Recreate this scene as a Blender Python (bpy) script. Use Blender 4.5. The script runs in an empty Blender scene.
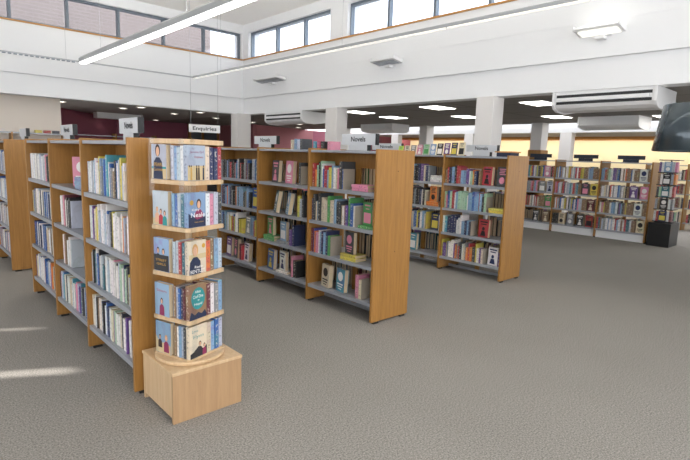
import bpy, bmesh, math, random
from mathutils import Vector, Matrix
random.seed(7)
ADDED_GLOW = 55
S = bpy.context.scene
COL = S.collection
R = math.radians

# ------------------------------------------------------------------ camera
PITCH, ROLL, YAW, EYE = -.1485, .0325, .7476, 1.4385
fw = Vector((math.sin(YAW)*math.cos(PITCH), math.cos(YAW)*math.cos(PITCH), math.sin(PITCH)))
rt = Vector((math.cos(YAW), -math.sin(YAW), 0)); up = rt.cross(fw)
r2 = rt*math.cos(ROLL)+up*math.sin(ROLL); u2 = -rt*math.sin(ROLL)+up*math.cos(ROLL)
cam = bpy.data.cameras.new('camera'); co = bpy.data.objects.new('camera', cam); COL.objects.link(co)
m = Matrix.Identity(4)
for i in range(3):
    m[i][0], m[i][1], m[i][2] = r2[i], u2[i], -fw[i]
m[2][3] = EYE
co.matrix_world = m
cam.sensor_width = 36; cam.lens = 496.7258/690*36; cam.clip_start = .05; cam.clip_end = 200
S.camera = co

# ------------------------------------------------------------------ colour and material helpers
def lin(c):
    return tuple((x/12.92 if x <= .04045 else ((x+.055)/1.055)**2.4) for x in c)
def hx(s):
    return lin(tuple(int(s[i:i+2], 16)/255 for i in (0, 2, 4)))
def c4(s): return (*hx(s), 1)
def newmat(name):
    mt = bpy.data.materials.new(name); mt.use_nodes = True
    nt = mt.node_tree; return mt, nt, nt.nodes['Principled BSDF']
def N(nt, t, **k):
    n = nt.nodes.new(t)
    for a, b in k.items():
        if a in n.inputs: n.inputs[a].default_value = b
        else: setattr(n, a, b)
    return n
def plain(name, col, rough=.6, metal=0, spec=.5, var=.04, scale=6):
    mt, nt, b = newmat(name)
    tc = N(nt, 'ShaderNodeTexCoord'); no = N(nt, 'ShaderNodeTexNoise', Scale=scale, Detail=3)
    nt.links.new(tc.outputs['Object'], no.inputs['Vector'])
    mp = N(nt, 'ShaderNodeMapRange'); mp.inputs['To Min'].default_value = 1-var; mp.inputs['To Max'].default_value = 1+var
    nt.links.new(no.outputs['Fac'], mp.inputs['Value'])
    mx = N(nt, 'ShaderNodeVectorMath', operation='SCALE'); mx.inputs[0].default_value = hx(col)
    nt.links.new(mp.outputs['Result'], mx.inputs['Scale'])
    nt.links.new(mx.outputs['Vector'], b.inputs['Base Color'])
    b.inputs['Roughness'].default_value = rough; b.inputs['Metallic'].default_value = metal
    b.inputs['Specular IOR Level'].default_value = spec
    return mt
def emit(name, col, st):
    mt, nt, b = newmat(name)
    b.inputs['Base Color'].default_value = c4(col); b.inputs['Emission Color'].default_value = c4(col)
    b.inputs['Emission Strength'].default_value = st
    return mt
def wood(name, c1, c2, rough=.42):
    mt, nt, b = newmat(name)
    tc = N(nt, 'ShaderNodeTexCoord'); mp = N(nt, 'ShaderNodeMapping'); mp.inputs['Scale'].default_value = (28, 28, 1.6)
    n1 = N(nt, 'ShaderNodeTexNoise', Scale=1.5, Detail=6, Roughness=.6); n1.inputs['Distortion'].default_value = .6
    n2 = N(nt, 'ShaderNodeTexNoise', Scale=9, Detail=4)
    nt.links.new(tc.outputs['Object'], mp.inputs['Vector'])
    nt.links.new(mp.outputs['Vector'], n1.inputs['Vector']); nt.links.new(mp.outputs['Vector'], n2.inputs['Vector'])
    ad = N(nt, 'ShaderNodeMath', operation='MULTIPLY_ADD'); ad.inputs[1].default_value = .35
    nt.links.new(n2.outputs['Fac'], ad.inputs[0]); nt.links.new(n1.outputs['Fac'], ad.inputs[2])
    rp = N(nt, 'ShaderNodeValToRGB'); rp.color_ramp.elements[0].position = .42; rp.color_ramp.elements[1].position = .92
    rp.color_ramp.elements[0].color = c4(c1); rp.color_ramp.elements[1].color = c4(c2)
    nt.links.new(ad.outputs[0], rp.inputs['Fac']); nt.links.new(rp.outputs['Color'], b.inputs['Base Color'])
    b.inputs['Roughness'].default_value = rough
    return mt
M = {}
M['wood'] = wood('oak_veneer', '8D642F', 'AE7D3F')
M['beech'] = wood('beech_veneer', 'C2A078', 'D6BA94')
M['beech_shaded'] = wood('beech_shaded', 'A5825F', 'B8966F')  # darker beech copy, shade of the box front put into its colour
M['shelf'] = plain('grey_metal', 'A4A8B0', .38, .25)
M['white'] = plain('white_paint', 'EDEEEF', .6, var=.01, scale=.6)
M['ceil'] = plain('white_ceiling', 'F8F6F2', .8, var=.01, scale=.5)
M['column'] = plain('column_paint', 'E2DFDC', .6, var=.012, scale=1)
M['cream'] = plain('cream_wall', 'E9DFD3', .8, var=.015, scale=.7)
M['maroon'] = plain('maroon_wall', '9E5C70', .8, var=.03, scale=.7)
M['rose'] = plain('rose_wall', 'AC7078', .8, var=.03, scale=.7)
M['yellow'] = plain('yellow_wall', 'F8F2DC', .8, var=.015, scale=.7)
M['frame'] = plain('window_frame_grey', '707A84', .4, .3)
M['black'] = plain('black_plastic', '17181A', .4)
M['foot'] = plain('black_foot', '1C1C1E', .7)
M['plastic'] = plain('white_plastic', 'E8E8E8', .4)
M['sign'] = plain('sign_silver', 'C9CCD0', .35, .15)
M['sign_edge'] = plain('sign_edge_black', '101214', .5)
M['navy'] = plain('navy_sign', '2A3242', .5)
M['ink'] = plain('ink', '2B2B30', .6)
M['inkwhite'] = plain('print_white', 'F4F2EC', .6)
M['gold'] = plain('print_gold', 'C79A3C', .5)
M['skin'] = plain('print_skin', 'D9A98A', .6)
M['hair'] = plain('print_dark', '3A2A24', .6)
M['blond'] = plain('print_blond', 'C99A5C', .6)
M['magenta'] = plain('print_magenta', '8A2F55', .6)
M['navyp'] = plain('print_navy', '222C48', .6)
M['tealp'] = plain('print_teal', '2E8B8C', .6)
M['redp'] = plain('print_red', 'A9313A', .6)
M['sand'] = plain('print_sand', 'C9B48A', .6)
M['trim_wood'] = plain('sill_wood', 'C08A4A', .5)
M['bookend'] = plain('bookend_beige', 'A39A8C', .5)
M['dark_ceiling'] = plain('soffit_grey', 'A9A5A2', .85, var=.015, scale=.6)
M['glassdark'] = plain('dark_glazing', '6E7478', .2)
M['lamp_on'] = emit('lamp_white', 'FFFDF6', 4)
M['lamp_warm'] = emit('lamp_warm', 'FFF0CE', 12)
M['lamp_tube'] = emit('tube_white', 'FFFEFA', 3)
M['lamp_up'] = emit('uplight_lamp', 'FFFDF4', 1.0)
M['added_fill'] = emit('added_ceiling_fill', 'FFFCF4', ADDED_GLOW)  # added glow for the bar tops, lifts the ceiling brightness
M['lamp_dim'] = emit('dim_tube', 'FFFDF4', .22)
M['lamp_faint'] = emit('faint_tube', 'FFFDF4', .45)
M['lamp_down'] = emit('downlight_white', 'FFF6E8', 5)

def carpet():
    mt, nt, b = newmat('carpet')
    tc = N(nt, 'ShaderNodeTexCoord')
    n1 = N(nt, 'ShaderNodeTexNoise', Scale=110, Detail=3, Roughness=.75)
    n2 = N(nt, 'ShaderNodeTexNoise', Scale=1.2, Detail=2)
    for n in (n1, n2): nt.links.new(tc.outputs['Object'], n.inputs['Vector'])
    rp = N(nt, 'ShaderNodeValToRGB'); e = rp.color_ramp.elements
    e[0].position = .36; e[1].position = .66; e[0].color = c4('706D68'); e[1].color = c4('AFAAA3')
    nt.links.new(n1.outputs['Fac'], rp.inputs['Fac'])
    mp = N(nt, 'ShaderNodeMapRange'); mp.inputs['To Min'].default_value = .92; mp.inputs['To Max'].default_value = 1.07
    nt.links.new(n2.outputs['Fac'], mp.inputs['Value'])
    mx = N(nt, 'ShaderNodeVectorMath', operation='SCALE')
    nt.links.new(rp.outputs['Color'], mx.inputs[0]); nt.links.new(mp.outputs['Result'], mx.inputs['Scale'])
    nt.links.new(mx.outputs['Vector'], b.inputs['Base Color'])
    b.inputs['Roughness'].default_value = .95; b.inputs['Specular IOR Level'].default_value = .15
    bp = N(nt, 'ShaderNodeBump', Strength=.12, Distance=.003)
    nt.links.new(n1.outputs['Fac'], bp.inputs['Height']); nt.links.new(bp.outputs['Normal'], b.inputs['Normal'])
    return mt
M['carpet'] = carpet()
def tiles():
    mt, nt, b = newmat('ceiling_tiles')
    tc = N(nt, 'ShaderNodeTexCoord')
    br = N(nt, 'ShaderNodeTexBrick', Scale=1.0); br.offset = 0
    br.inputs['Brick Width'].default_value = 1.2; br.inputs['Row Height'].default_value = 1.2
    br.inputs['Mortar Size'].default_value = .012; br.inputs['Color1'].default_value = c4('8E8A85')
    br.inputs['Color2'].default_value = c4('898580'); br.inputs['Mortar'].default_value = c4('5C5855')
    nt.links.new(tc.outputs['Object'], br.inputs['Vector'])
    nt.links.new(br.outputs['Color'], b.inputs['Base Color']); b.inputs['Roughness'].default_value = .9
    return mt
M['tiles'] = tiles()
def roofview():
    mt, nt, b = newmat('pale_brick')
    tc = N(nt, 'ShaderNodeTexCoord'); mp = N(nt, 'ShaderNodeMapping'); mp.inputs['Rotation'].default_value = (R(90), 0, 0)
    br = N(nt, 'ShaderNodeTexBrick', Scale=1.0)
    br.inputs['Brick Width'].default_value = .23; br.inputs['Row Height'].default_value = .075; br.inputs['Mortar Size'].default_value = .01
    br.inputs['Color1'].default_value = c4('8E807A'); br.inputs['Color2'].default_value = c4('897C77'); br.inputs['Mortar'].default_value = c4('948883')
    nt.links.new(tc.outputs['Object'], mp.inputs['Vector']); nt.links.new(mp.outputs['Vector'], br.inputs['Vector'])
    nt.links.new(br.outputs['Color'], b.inputs['Base Color']); b.inputs['Roughness'].default_value = .9
    return mt
M['roofview'] = roofview()
def glass(name, tint, gloss=.12, rough=.02):
    mt = bpy.data.materials.new(name); mt.use_nodes = True; nt = mt.node_tree
    nt.nodes.remove(nt.nodes['Principled BSDF']); out = nt.nodes['Material Output']
    tr = N(nt, 'ShaderNodeBsdfTransparent', Color=(*tint, 1)); gl = N(nt, 'ShaderNodeBsdfGlossy', Roughness=rough)
    fr = N(nt, 'ShaderNodeLayerWeight', Blend=.5); pw = N(nt, 'ShaderNodeMath', operation='POWER'); pw.inputs[1].default_value = 4
    ad = N(nt, 'ShaderNodeMath', operation='MULTIPLY_ADD'); ad.inputs[1].default_value = gloss*3; ad.inputs[2].default_value = gloss*.25
    nt.links.new(fr.outputs['Facing'], pw.inputs[0]); nt.links.new(pw.outputs[0], ad.inputs[0])
    mx = N(nt, 'ShaderNodeMixShader'); nt.links.new(ad.outputs[0], mx.inputs['Fac'])
    nt.links.new(tr.outputs[0], mx.inputs[1]); nt.links.new(gl.outputs[0], mx.inputs[2]); nt.links.new(mx.outputs[0], out.inputs['Surface'])
    return mt
M['glass'] = glass('window_glass', (.93, .96, 1.0), .2)
M['acrylic'] = glass('clear_acrylic', (.96, .97, .98), .08, .03)
def gloss_black():
    mt, nt, b = newmat('gloss_black')
    b.inputs['Base Color'].default_value = c4('3A474E'); b.inputs['Roughness'].default_value = .12  # base lightened towards blue, a reflected tone put into the colour
    b.inputs['Metallic'].default_value = .35; b.inputs['Specular IOR Level'].default_value = .9
    return mt
M['gloss'] = gloss_black()
def cover_mat(joined=False):
    # book cover: the colour is the book's own; lettering-like marks in the middle of the spine
    mt, nt, b = newmat('book_cover_rows' if joined else 'book_cover')
    L = nt.links.new
    if joined:
        a1 = N(nt, 'ShaderNodeAttribute', attribute_name='own_colour'); a2 = N(nt, 'ShaderNodeAttribute', attribute_name='unit_place')
        class O_: outputs = dict(Color=a1.outputs['Color'], Random=a1.outputs['Alpha'])
        oi = O_; gen = a2.outputs['Vector']
    else:
        oi = N(nt, 'ShaderNodeObjectInfo'); tc = N(nt, 'ShaderNodeTexCoord'); gen = tc.outputs['Generated']
    sp = N(nt, 'ShaderNodeSeparateXYZ'); L(gen, sp.inputs[0])
    off = N(nt, 'ShaderNodeMath', operation='MULTIPLY'); off.inputs[1].default_value = 37.0; L(oi.outputs['Random'], off.inputs[0])
    cb = N(nt, 'ShaderNodeCombineXYZ'); ad = N(nt, 'ShaderNodeMath', operation='ADD')
    L(sp.outputs['Z'], ad.inputs[0]); L(off.outputs[0], ad.inputs[1])
    def mul(sock, k):
        q = N(nt, 'ShaderNodeMath', operation='MULTIPLY'); q.inputs[1].default_value = k; L(sock, q.inputs[0]); return q.outputs[0]
    L(mul(sp.outputs['X'], 1.6), cb.inputs[0]); L(mul(sp.outputs['Y'], 3.0), cb.inputs[1]); L(mul(ad.outputs[0], 14), cb.inputs[2])
    no = N(nt, 'ShaderNodeTexNoise', Scale=1.0, Detail=2); L(cb.outputs[0], no.inputs['Vector'])
    th = N(nt, 'ShaderNodeMapRange'); th.inputs['From Min'].default_value = .54; th.inputs['From Max'].default_value = .60; L(no.outputs['Fac'], th.inputs['Value'])
    # keep marks away from the spine's edges
    ax = N(nt, 'ShaderNodeMath', operation='SUBTRACT'); ax.inputs[1].default_value = .5; L(sp.outputs['X'], ax.inputs[0])
    ab = N(nt, 'ShaderNodeMath', operation='ABSOLUTE'); L(ax.outputs[0], ab.inputs[0])
    lt = N(nt, 'ShaderNodeMath', operation='LESS_THAN'); lt.inputs[1].default_value = .27; L(ab.outputs[0], lt.inputs[0])
    ml = N(nt, 'ShaderNodeMath', operation='MULTIPLY'); L(th.outputs[0], ml.inputs[0]); L(lt.outputs[0], ml.inputs[1])
    s2 = mul(ml.outputs[0], .5)
    # mark colour chosen by the book's own brightness
    bw = N(nt, 'ShaderNodeRGBToBW'); L(oi.outputs['Color'], bw.inputs[0])
    gt = N(nt, 'ShaderNodeMath', operation='GREATER_THAN'); gt.inputs[1].default_value = .28; L(bw.outputs[0], gt.inputs[0])
    mk = N(nt, 'ShaderNodeMix', data_type='RGBA'); mk.inputs['A'].default_value = c4('E8E0CC'); mk.inputs['B'].default_value = c4('3B3A48')
    L(gt.outputs[0], mk.inputs['Factor'])
    # a broad second tone in some books (picture band)
    cz = N(nt, 'ShaderNodeCombineXYZ'); L(mul(ad.outputs[0], 2.6), cz.inputs[2]); L(mul(sp.outputs['Y'], 2.4), cz.inputs[0]); L(off.outputs[0], cz.inputs[1])
    n3 = N(nt, 'ShaderNodeTexNoise', Scale=1.0, Detail=1); L(cz.outputs[0], n3.inputs['Vector'])
    t3 = N(nt, 'ShaderNodeMapRange'); t3.inputs['From Min'].default_value = .55; t3.inputs['From Max'].default_value = .63; t3.inputs['To Max'].default_value = .7; L(n3.outputs['Fac'], t3.inputs['Value'])
    hs = N(nt, 'ShaderNodeHueSaturation'); hs.inputs['Saturation'].default_value = .9; L(oi.outputs['Color'], hs.inputs['Color'])
    hv = N(nt, 'ShaderNodeMapRange'); hv.inputs['To Min'].default_value = .42; hv.inputs['To Max'].default_value = .58; L(oi.outputs['Random'], hv.inputs['Value']); L(hv.outputs[0], hs.inputs['Hue'])
    vv = N(nt, 'ShaderNodeMapRange'); vv.inputs['To Min'].default_value = .25; vv.inputs['To Max'].default_value = 1.2; L(n3.outputs['Fac'], vv.inputs['Value']); L(vv.outputs[0], hs.inputs['Value'])
    m1 = N(nt, 'ShaderNodeMix', data_type='RGBA'); L(t3.outputs[0], m1.inputs['Factor']); L(oi.outputs['Color'], m1.inputs['A']); L(hs.outputs[0], m1.inputs['B'])
    m2 = N(nt, 'ShaderNodeMix', data_type='RGBA'); L(s2, m2.inputs['Factor']); L(m1.outputs['Result'], m2.inputs['A']); L(mk.outputs['Result'], m2.inputs['B'])
    L(m2.outputs['Result'], b.inputs['Base Color']); b.inputs['Roughness'].default_value = .38
    return mt
M['cover'] = cover_mat(); M['cover_rows'] = cover_mat(True)
def pages_mat():
    mt, nt, b = newmat('book_pages')
    tc = N(nt, 'ShaderNodeTexCoord'); mp = N(nt, 'ShaderNodeMapping'); mp.inputs['Scale'].default_value = (60, 2, 2)
    n1 = N(nt, 'ShaderNodeTexNoise', Scale=1, Detail=2)
    nt.links.new(tc.outputs['Generated'], mp.inputs['Vector']); nt.links.new(mp.outputs['Vector'], n1.inputs['Vector'])
    rp = N(nt, 'ShaderNodeValToRGB'); rp.color_ramp.elements[0].color = c4('B59D79'); rp.color_ramp.elements[1].color = c4('DCCBAE')
    nt.links.new(n1.outputs['Fac'], rp.inputs['Fac']); nt.links.new(rp.outputs['Color'], b.inputs['Base Color'])
    b.inputs['Roughness'].default_value = .9
    return mt
M['pages'] = pages_mat()
def obj_color_mat(name, rough=.45):
    mt, nt, b = newmat(name)
    oi = N(nt, 'ShaderNodeObjectInfo'); nt.links.new(oi.outputs['Color'], b.inputs['Base Color']); b.inputs['Roughness'].default_value = rough
    return mt
M['tint'] = obj_color_mat('own_colour_print')

# ------------------------------------------------------------------ mesh helpers
class MB:
    def __init__(s): s.v = []; s.f = []; s.mi = []
    def add(s, vs, fs, mi=0):
        n = len(s.v); s.v += [tuple(v) for v in vs]; s.f += [tuple(n+i for i in f) for f in fs]; s.mi += [mi]*len(fs); return s
    def box(s, x0, x1, y0, y1, z0, z1, mi=0):
        v = [(x, y, z) for x in (x0, x1) for y in (y0, y1) for z in (z0, z1)]
        return s.add(v, [(0, 1, 3, 2), (4, 6, 7, 5), (0, 4, 5, 1), (2, 3, 7, 6), (0, 2, 6, 4), (1, 5, 7, 3)], mi)
    def prism(s, pts, axis, a, b, mi=0):
        """extrude a closed 2-D outline along axis from a to b; pts order: remaining axes in xyz order"""
        def P(p, t):
            return {'x': (t, p[0], p[1]), 'y': (p[0], t, p[1]), 'z': (p[0], p[1], t)}[axis]
        n = len(pts); v = [P(p, a) for p in pts]+[P(p, b) for p in pts]
        f = [tuple(range(n)), tuple(range(2*n-1, n-1, -1))]+[(i, n+i, n+(i+1) % n, (i+1) % n) for i in range(n)]
        return s.add(v, f, mi)
    def lathe(s, prof, cx, cy, n=32, mi=0, cap=True):
        v = []; f = []
        for r_, z in prof:
            v += [(cx+r_*math.cos(2*math.pi*i/n), cy+r_*math.sin(2*math.pi*i/n), z) for i in range(n)]
        for k in range(len(prof)-1):
            f += [(k*n+i, k*n+(i+1) % n, (k+1)*n+(i+1) % n, (k+1)*n+i) for i in range(n)]
        if cap: f += [tuple(range(n-1, -1, -1)), tuple(range((len(prof)-1)*n, len(prof)*n))]
        return s.add(v, f, mi)
    def build(s, name, mat, parent=None, loc=(0, 0, 0), bevel=0, smooth=False):
        me = bpy.data.meshes.new(name); me.from_pydata(s.v, [], s.f)
        mats = mat if isinstance(mat, (list, tuple)) else [mat]
        for q in mats: me.materials.append(q)
        for p, i in zip(me.polygons, s.mi): p.material_index = i; p.use_smooth = smooth
        bm = bmesh.new(); bm.from_mesh(me); bmesh.ops.recalc_face_normals(bm, faces=bm.faces)
        if bevel: bmesh.ops.bevel(bm, geom=bm.edges[:], offset=bevel, segments=1, affect='EDGES', clamp_overlap=True)
        bm.to_mesh(me); bm.free()
        o = bpy.data.objects.new(name, me); COL.objects.link(o); o.location = loc
        if parent: o.parent = parent
        return o
def tag(o, label, cat, group=None):
    o['label'] = label; o['category'] = cat
    if group: o['group'] = group
    return o
def empty(name, loc, label, cat, group=None, rz=0):
    o = bpy.data.objects.new(name, None); COL.objects.link(o); o.location = loc; o.rotation_euler = (0, 0, rz)
    o.empty_display_size = .1
    return tag(o, label, cat, group)
def struct(o): o['kind'] = 'structure'; return o
def bx(name, mat, x0, x1, y0, y1, z0, z1, **k): return struct(MB().box(x0, x1, y0, y1, z0, z1).build(name, M[mat], **k))
def text_mesh(txt, size, extrude=0, bold=0):
    cu = bpy.data.curves.new('t', 'FONT'); cu.body = txt; cu.size = size; cu.align_x = 'CENTER'; cu.align_y = 'CENTER'; cu.extrude = extrude
    cu.resolution_u = 3; cu.offset = bold*size
    o = bpy.data.objects.new('t', cu); COL.objects.link(o)
    dg = bpy.context.evaluated_depsgraph_get(); me = bpy.data.meshes.new_from_object(o.evaluated_get(dg))
    COL.objects.unlink(o); bpy.data.objects.remove(o); bpy.data.curves.remove(cu)
    return me
def text_obj(name, txt, size, mat, parent, matrix, width=None):
    me = text_mesh(txt, size, .0002, .018); me.materials.clear(); me.materials.append(mat)
    if width:
        xs = [v.co.x for v in me.vertices]; k = width/(max(xs)-min(xs))
        for v in me.vertices: v.co.x *= k
    o = bpy.data.objects.new(name, me); COL.objects.link(o); o.parent = parent; o.matrix_local = matrix
    return o
# matrix that puts text (its x to the right, y up) on a face looking towards -x
def facing_minus_x(p): return Matrix(((0, 0, -1, p[0]), (-1, 0, 0, p[1]), (0, 1, 0, p[2]), (0, 0, 0, 1)))
def facing_minus_y(p): return Matrix(((1, 0, 0, p[0]), (0, 0, -1, p[1]), (0, 1, 0, p[2]), (0, 0, 0, 1)))

# ------------------------------------------------------------------ room shell
AX, BX = 9.84, 5.93       # left wall plane (y) and right wall plane (x) of the tall hall
ZB, ZM, ZS, ZW, ZC = 2.27, 2.61, 3.41, 3.97, 4.15
bx('floor', 'carpet', -5.2, 20, -4.5, 17.5, -.1, 0)
# wall with window band on the left (faces -y)
w = MB(); w.box(-5, BX+.3, AX, AX+.28, ZM, ZS).box(-5, BX+.3, AX+.05, AX+.28, ZB, ZM-.001).box(-5, BX+.3, AX, AX+.28, ZW, ZC).box(5.891, BX+.3, AX+.001, AX+.28, ZS, ZW)
struct(w.build('wall_left', M['white']))
w = MB(); w.box(BX, BX+.28, -4.5, AX, ZM, ZS).box(BX+.05, BX+.28, -4.5, AX+.05, ZB, ZM-.001).box(BX, BX+.28, -4.5, AX, ZW, ZC)
w.box(BX, BX+.28, 6.50, 6.95, ZS, ZW).box(BX, BX+.28, 9.62, AX, ZS, ZW)
struct(w.build('wall_right', M['white']))
# fine joint line around the walls
bx('trim_1', 'white', -5, BX-.004, AX-.004, AX, 3.0, 3.012)
bx('trim_2', 'white', BX-.004, BX, -4.5, AX-.005, 3.0, 3.012)
bx('trim_3', 'trim_wood', -5, BX-.03, AX-.03, AX+.2, ZS, ZS+.022)
bx('trim_4', 'trim_wood', BX-.03, BX+.05, -4.5, AX-.031, ZS, ZS+.022)
bx('ceiling', 'ceil', -5.2, BX+.3, -4.5, AX+.3, ZC, ZC+.1)
wn = 0
def window(axis, a, b, z0=ZS+.024, z1=ZW, panes=1):
    """one glazed light between two mullions"""
    global wn; wn += 1
    t = .045
    fr = MB()
    def bb(u0, u1, z0_, z1_, d0, d1):
        if axis == 'y': fr.box(u0, u1, AX+d0, AX+d1, z0_, z1_)
        else: fr.box(BX+d0, BX+d1, u0, u1, z0_, z1_)
    bb(a, a+t/2, z0, z1, .06, .14); bb(b-t/2, b, z0, z1, .06, .14)
    bb(a+t/2, b-t/2, z0, z0+.03, .06, .14); bb(a+t/2, b-t/2, z1-.04, z1, .06, .14)
    root = struct(fr.build(f'window_{wn}', M['frame']))
    g = MB()
    if axis == 'y': g.box(a+t/2, b-t/2, AX+.095, AX+.1, z0+.03, z1-.04)
    else: g.box(BX+.095, BX+.1, a+t/2, b-t/2, z0+.03, z1-.04)
    g.build('pane', M['glass'], root)
for k in range(8):
    window('y', 5.89-.845*(k+1), 5.89-.845*k)
for a, b in ((8.67, 9.62), (7.76, 8.67), (6.95, 7.76), (5.62, 6.50), (4.72, 5.62), (3.82, 4.72), (2.92, 3.82), (2.02, 2.92), (1.12, 2.02)):
    window('x', a, b)
# neighbouring roof wall seen through the left band, enlarged to block stray sun
bx('wall_outside', 'roofview', -14, 6.6, 12.6, 12.8, 2.6, 8.6)
# low ceilings around the hall
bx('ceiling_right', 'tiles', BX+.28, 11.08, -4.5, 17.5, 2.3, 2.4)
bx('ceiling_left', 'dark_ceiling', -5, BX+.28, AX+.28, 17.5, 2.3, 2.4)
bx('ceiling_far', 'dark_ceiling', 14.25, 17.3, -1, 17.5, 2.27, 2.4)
# clear-storey zone before the yellow wall
bx('trim_5', 'white', 10.9, 11.08, -4.5, 17.5, 2.401, 3.6)
bx('trim_6', 'white', 14.0, 14.25, -4.5, 17.5, 2.27, 2.42)
bx('trim_7', 'white', 14.06, 14.25, -4.5, 17.5, 2.421, 3.6)
bx('roof_light_block', 'white', 10.9, 12.5, -4.5, 17.5, 3.601, 3.7)  # unseen partial roof added to limit sky light in this zone
bx('wall_light_block', 'white', 6.3, 17.3, -4.6, -4.501, 0, 3.7)  # unseen wall added to cut the fill light from behind
bx('wall_far', 'yellow', 17.1, 17.3, -1, 17.5, 0, 2.27)
bx('trim_8', 'trim_wood', 17.0, 17.1, -1, 17.5, 2.19, 2.269)
struct(MB().box(16.4, 16.5, 0, 17, 2.235, 2.268).build('ceiling_light_strip', M['lamp_warm']))
bx('trim_12', 'trim_wood', 16.3, 16.33, -1, 17.4, 2.19, 2.269)
# walls beyond the left side
bx('wall_partition', 'cream', -5, 2.47, 10.48, 10.62, 0, 2.3)
def slab(name, mat, p, q, z0, z1, t=.12):
    d = (Vector(q)-Vector(p)).normalized(); n = Vector((-d.y, d.x))*t
    pts = [p, q, (q[0]+n.x, q[1]+n.y), (p[0]+n.x, p[1]+n.y)]
    return struct(MB().prism(pts, 'z', z0, z1).build(name, M[mat]))
slab('wall_back', 'maroon', (3.0, 12.8), (5.1, 15.5), 0, 2.3)
slab('wall_back_middle', 'maroon', (5.1, 15.5), (7.3, 15.5), 0, 2.3)
slab('wall_back_right', 'rose', (8.55, 13.4), (11.6, 14.4), 0, 2.3)
slab('wall_back_corner', 'rose', (8.4, 17.4), (8.4, 13.36), 0, 2.3)
bx('wall_side', 'maroon', 2.47, 3.0, 12.8, 12.92, 0, 2.3)
bx('wall_rear', 'maroon', 11.6, 17.2, 14.4, 14.5, 0, 2.3)
bx('trim_9', 'white', 3.9, 5.0, 13.2, 13.5, 2.16, 2.3)
# glazed timber screen with a door
scr = MB()
for x in (7.3, 7.75, 8.3):
    scr.box(x, x+.08, 15.42, 15.5, 0, 2.3)
for z in (0, .9, 1.55, 2.2):
    scr.box(7.38, 7.75, 15.42, 15.5, z, z+.08); scr.box(7.83, 8.3, 15.42, 15.5, z, z+.08)
d = struct(scr.build('door_1', M['wood'])); MB().box(7.38, 8.3, 15.45, 15.46, .08, 2.2).build('pane', M['glassdark'], d)

# unseen side wall added at the left; its openings shape sun streaks and sky fill
lw = MB()
ys = [(6.62, 6.84), (7.65, 7.8)]
y = -4.5
for a, b in ys:
    lw.box(-5.2, -5, y, a, 2.2, ZC); lw.box(-5.2, -5, a, b, 3.72, ZC); lw.box(-5.2, -5, a, b, 2.2, 2.4); y = b
lw.box(-5.2, -5, y, 17.5, 2.2, ZC); lw.box(-5.2, -5, -4.5, 17.5, 0, .6)
for y in (-4.5, -1.6, 1.3, 4.2, 7.1, 10.0): lw.box(-5.2, -5, y, y+.25, .6, 2.2)
struct(lw.build('wall_unseen_left', M['white']))
bx('trim_19', 'white', -5.2, -5.0, -4.5, 17.5, ZC+.001, ZC+.3)

# columns
YC = (5.3, 8.5, 11.8)
def column(x0, x1, y0, y1, z1, lab, wood_to=None):
    c = MB().box(x0, x1, y0, y1, 0, z1).build('column', M['column'], bevel=.004); struct(c)
    if wood_to:
        MB().box(x0-.02, x1+.02, y0-.02, y1+.02, 0, wood_to).build('cladding', M['wood'], c)
    return c
column(5.90, 6.16, 6.68, 6.98, 2.269, '')
column(5.90, 6.16, 3.60, 3.86, 2.269, '')
column(5.70, 6.02, 9.66, 9.96, 2.269, '')
for x, y, z in ((10.75, YC[0], 2.299), (10.75, YC[1], 2.299), (10.75, YC[2], 2.299)):
    column(x, x+.3, y, y+.26, z, '', 1.7 if y < 6 else None)
for y in (4.95, 8.1, 11.3):
    column(14.0, 14.25, y+1.1, y+1.42, 2.269, '')
column(5.92, 6.18, 0.3, 0.56, 2.269, '')

# ------------------------------------------------------------------ ceiling panel lights and downlights
FX = [0]
def panel_light(x, y, lab):
    r_ = empty('ceiling_panel_light', (x, y, 2.3), lab, 'ceiling light', 'square panel lights in the tiled ceiling')
    MB().box(-.28, .28, -.19, .19, -.012, -.001).build('frame', M['plastic'], r_)
    MB().box(-.265, .265, -.175, .175, -.018, -.0125).build('diffuser', M['lamp_on'], r_)
for x, y, l in ((6.95, 7.2, 'lit square ceiling panel just right of the column nearest the small air conditioner'),
                (8.2, 7.42, 'lit ceiling panel above the white bookcase sign, farther of that pair'),
                (6.95, 5.3, 'lit ceiling panel left of the big middle column, nearest to it of the row'),
                (8.7, 5.9, 'lit ceiling panel touching the left edge of the big middle column'),
                (7.15, 3.6, 'lit ceiling panel just left of the long air conditioner'),
                (9.4, 4.37, 'small lit ceiling panel below the long air conditioner, at its left'),
                (8.73, 2.3, 'wide lit ceiling panel directly above the black pendant shade'),
                (10.05, 2.7, 'narrow lit ceiling panel left of the black pendant shade, the far one'),
                ):
    panel_light(x, y, l)
dl = [(2.6, 10.97, 'round downlight at the top corner of the cream partition'), (3.86, 11.29, 'round downlight left of a pair above the front T-shaped sign'),
      (4.01, 10.67, 'round downlight, front one of the pair above the front bookcase'), (4.65, 14.4, 'small far downlight left behind the front T-shaped sign'),
      (5.96, 14.75, 'small far downlight above the wooden end of the display spinner'), (5.17, 11.69, 'round downlight left of the Enquiries sign'),
      (5.32, 10.64, 'round downlight directly above the Enquiries sign'), (6.41, 11.97, 'round downlight between the Enquiries sign and the corner column'),
      (8.64, 12.69, 'left downlight under the small air conditioner'), (7.95, 11.34, 'nearest downlight under the small air conditioner'),
      (8.91, 11.7, 'upper downlight right of the small air conditioner'), (9.99, 13.16, 'lower downlight right of the small air conditioner'),
      (7.8, 12.43, 'downlight just right of the corner column')]
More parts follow.
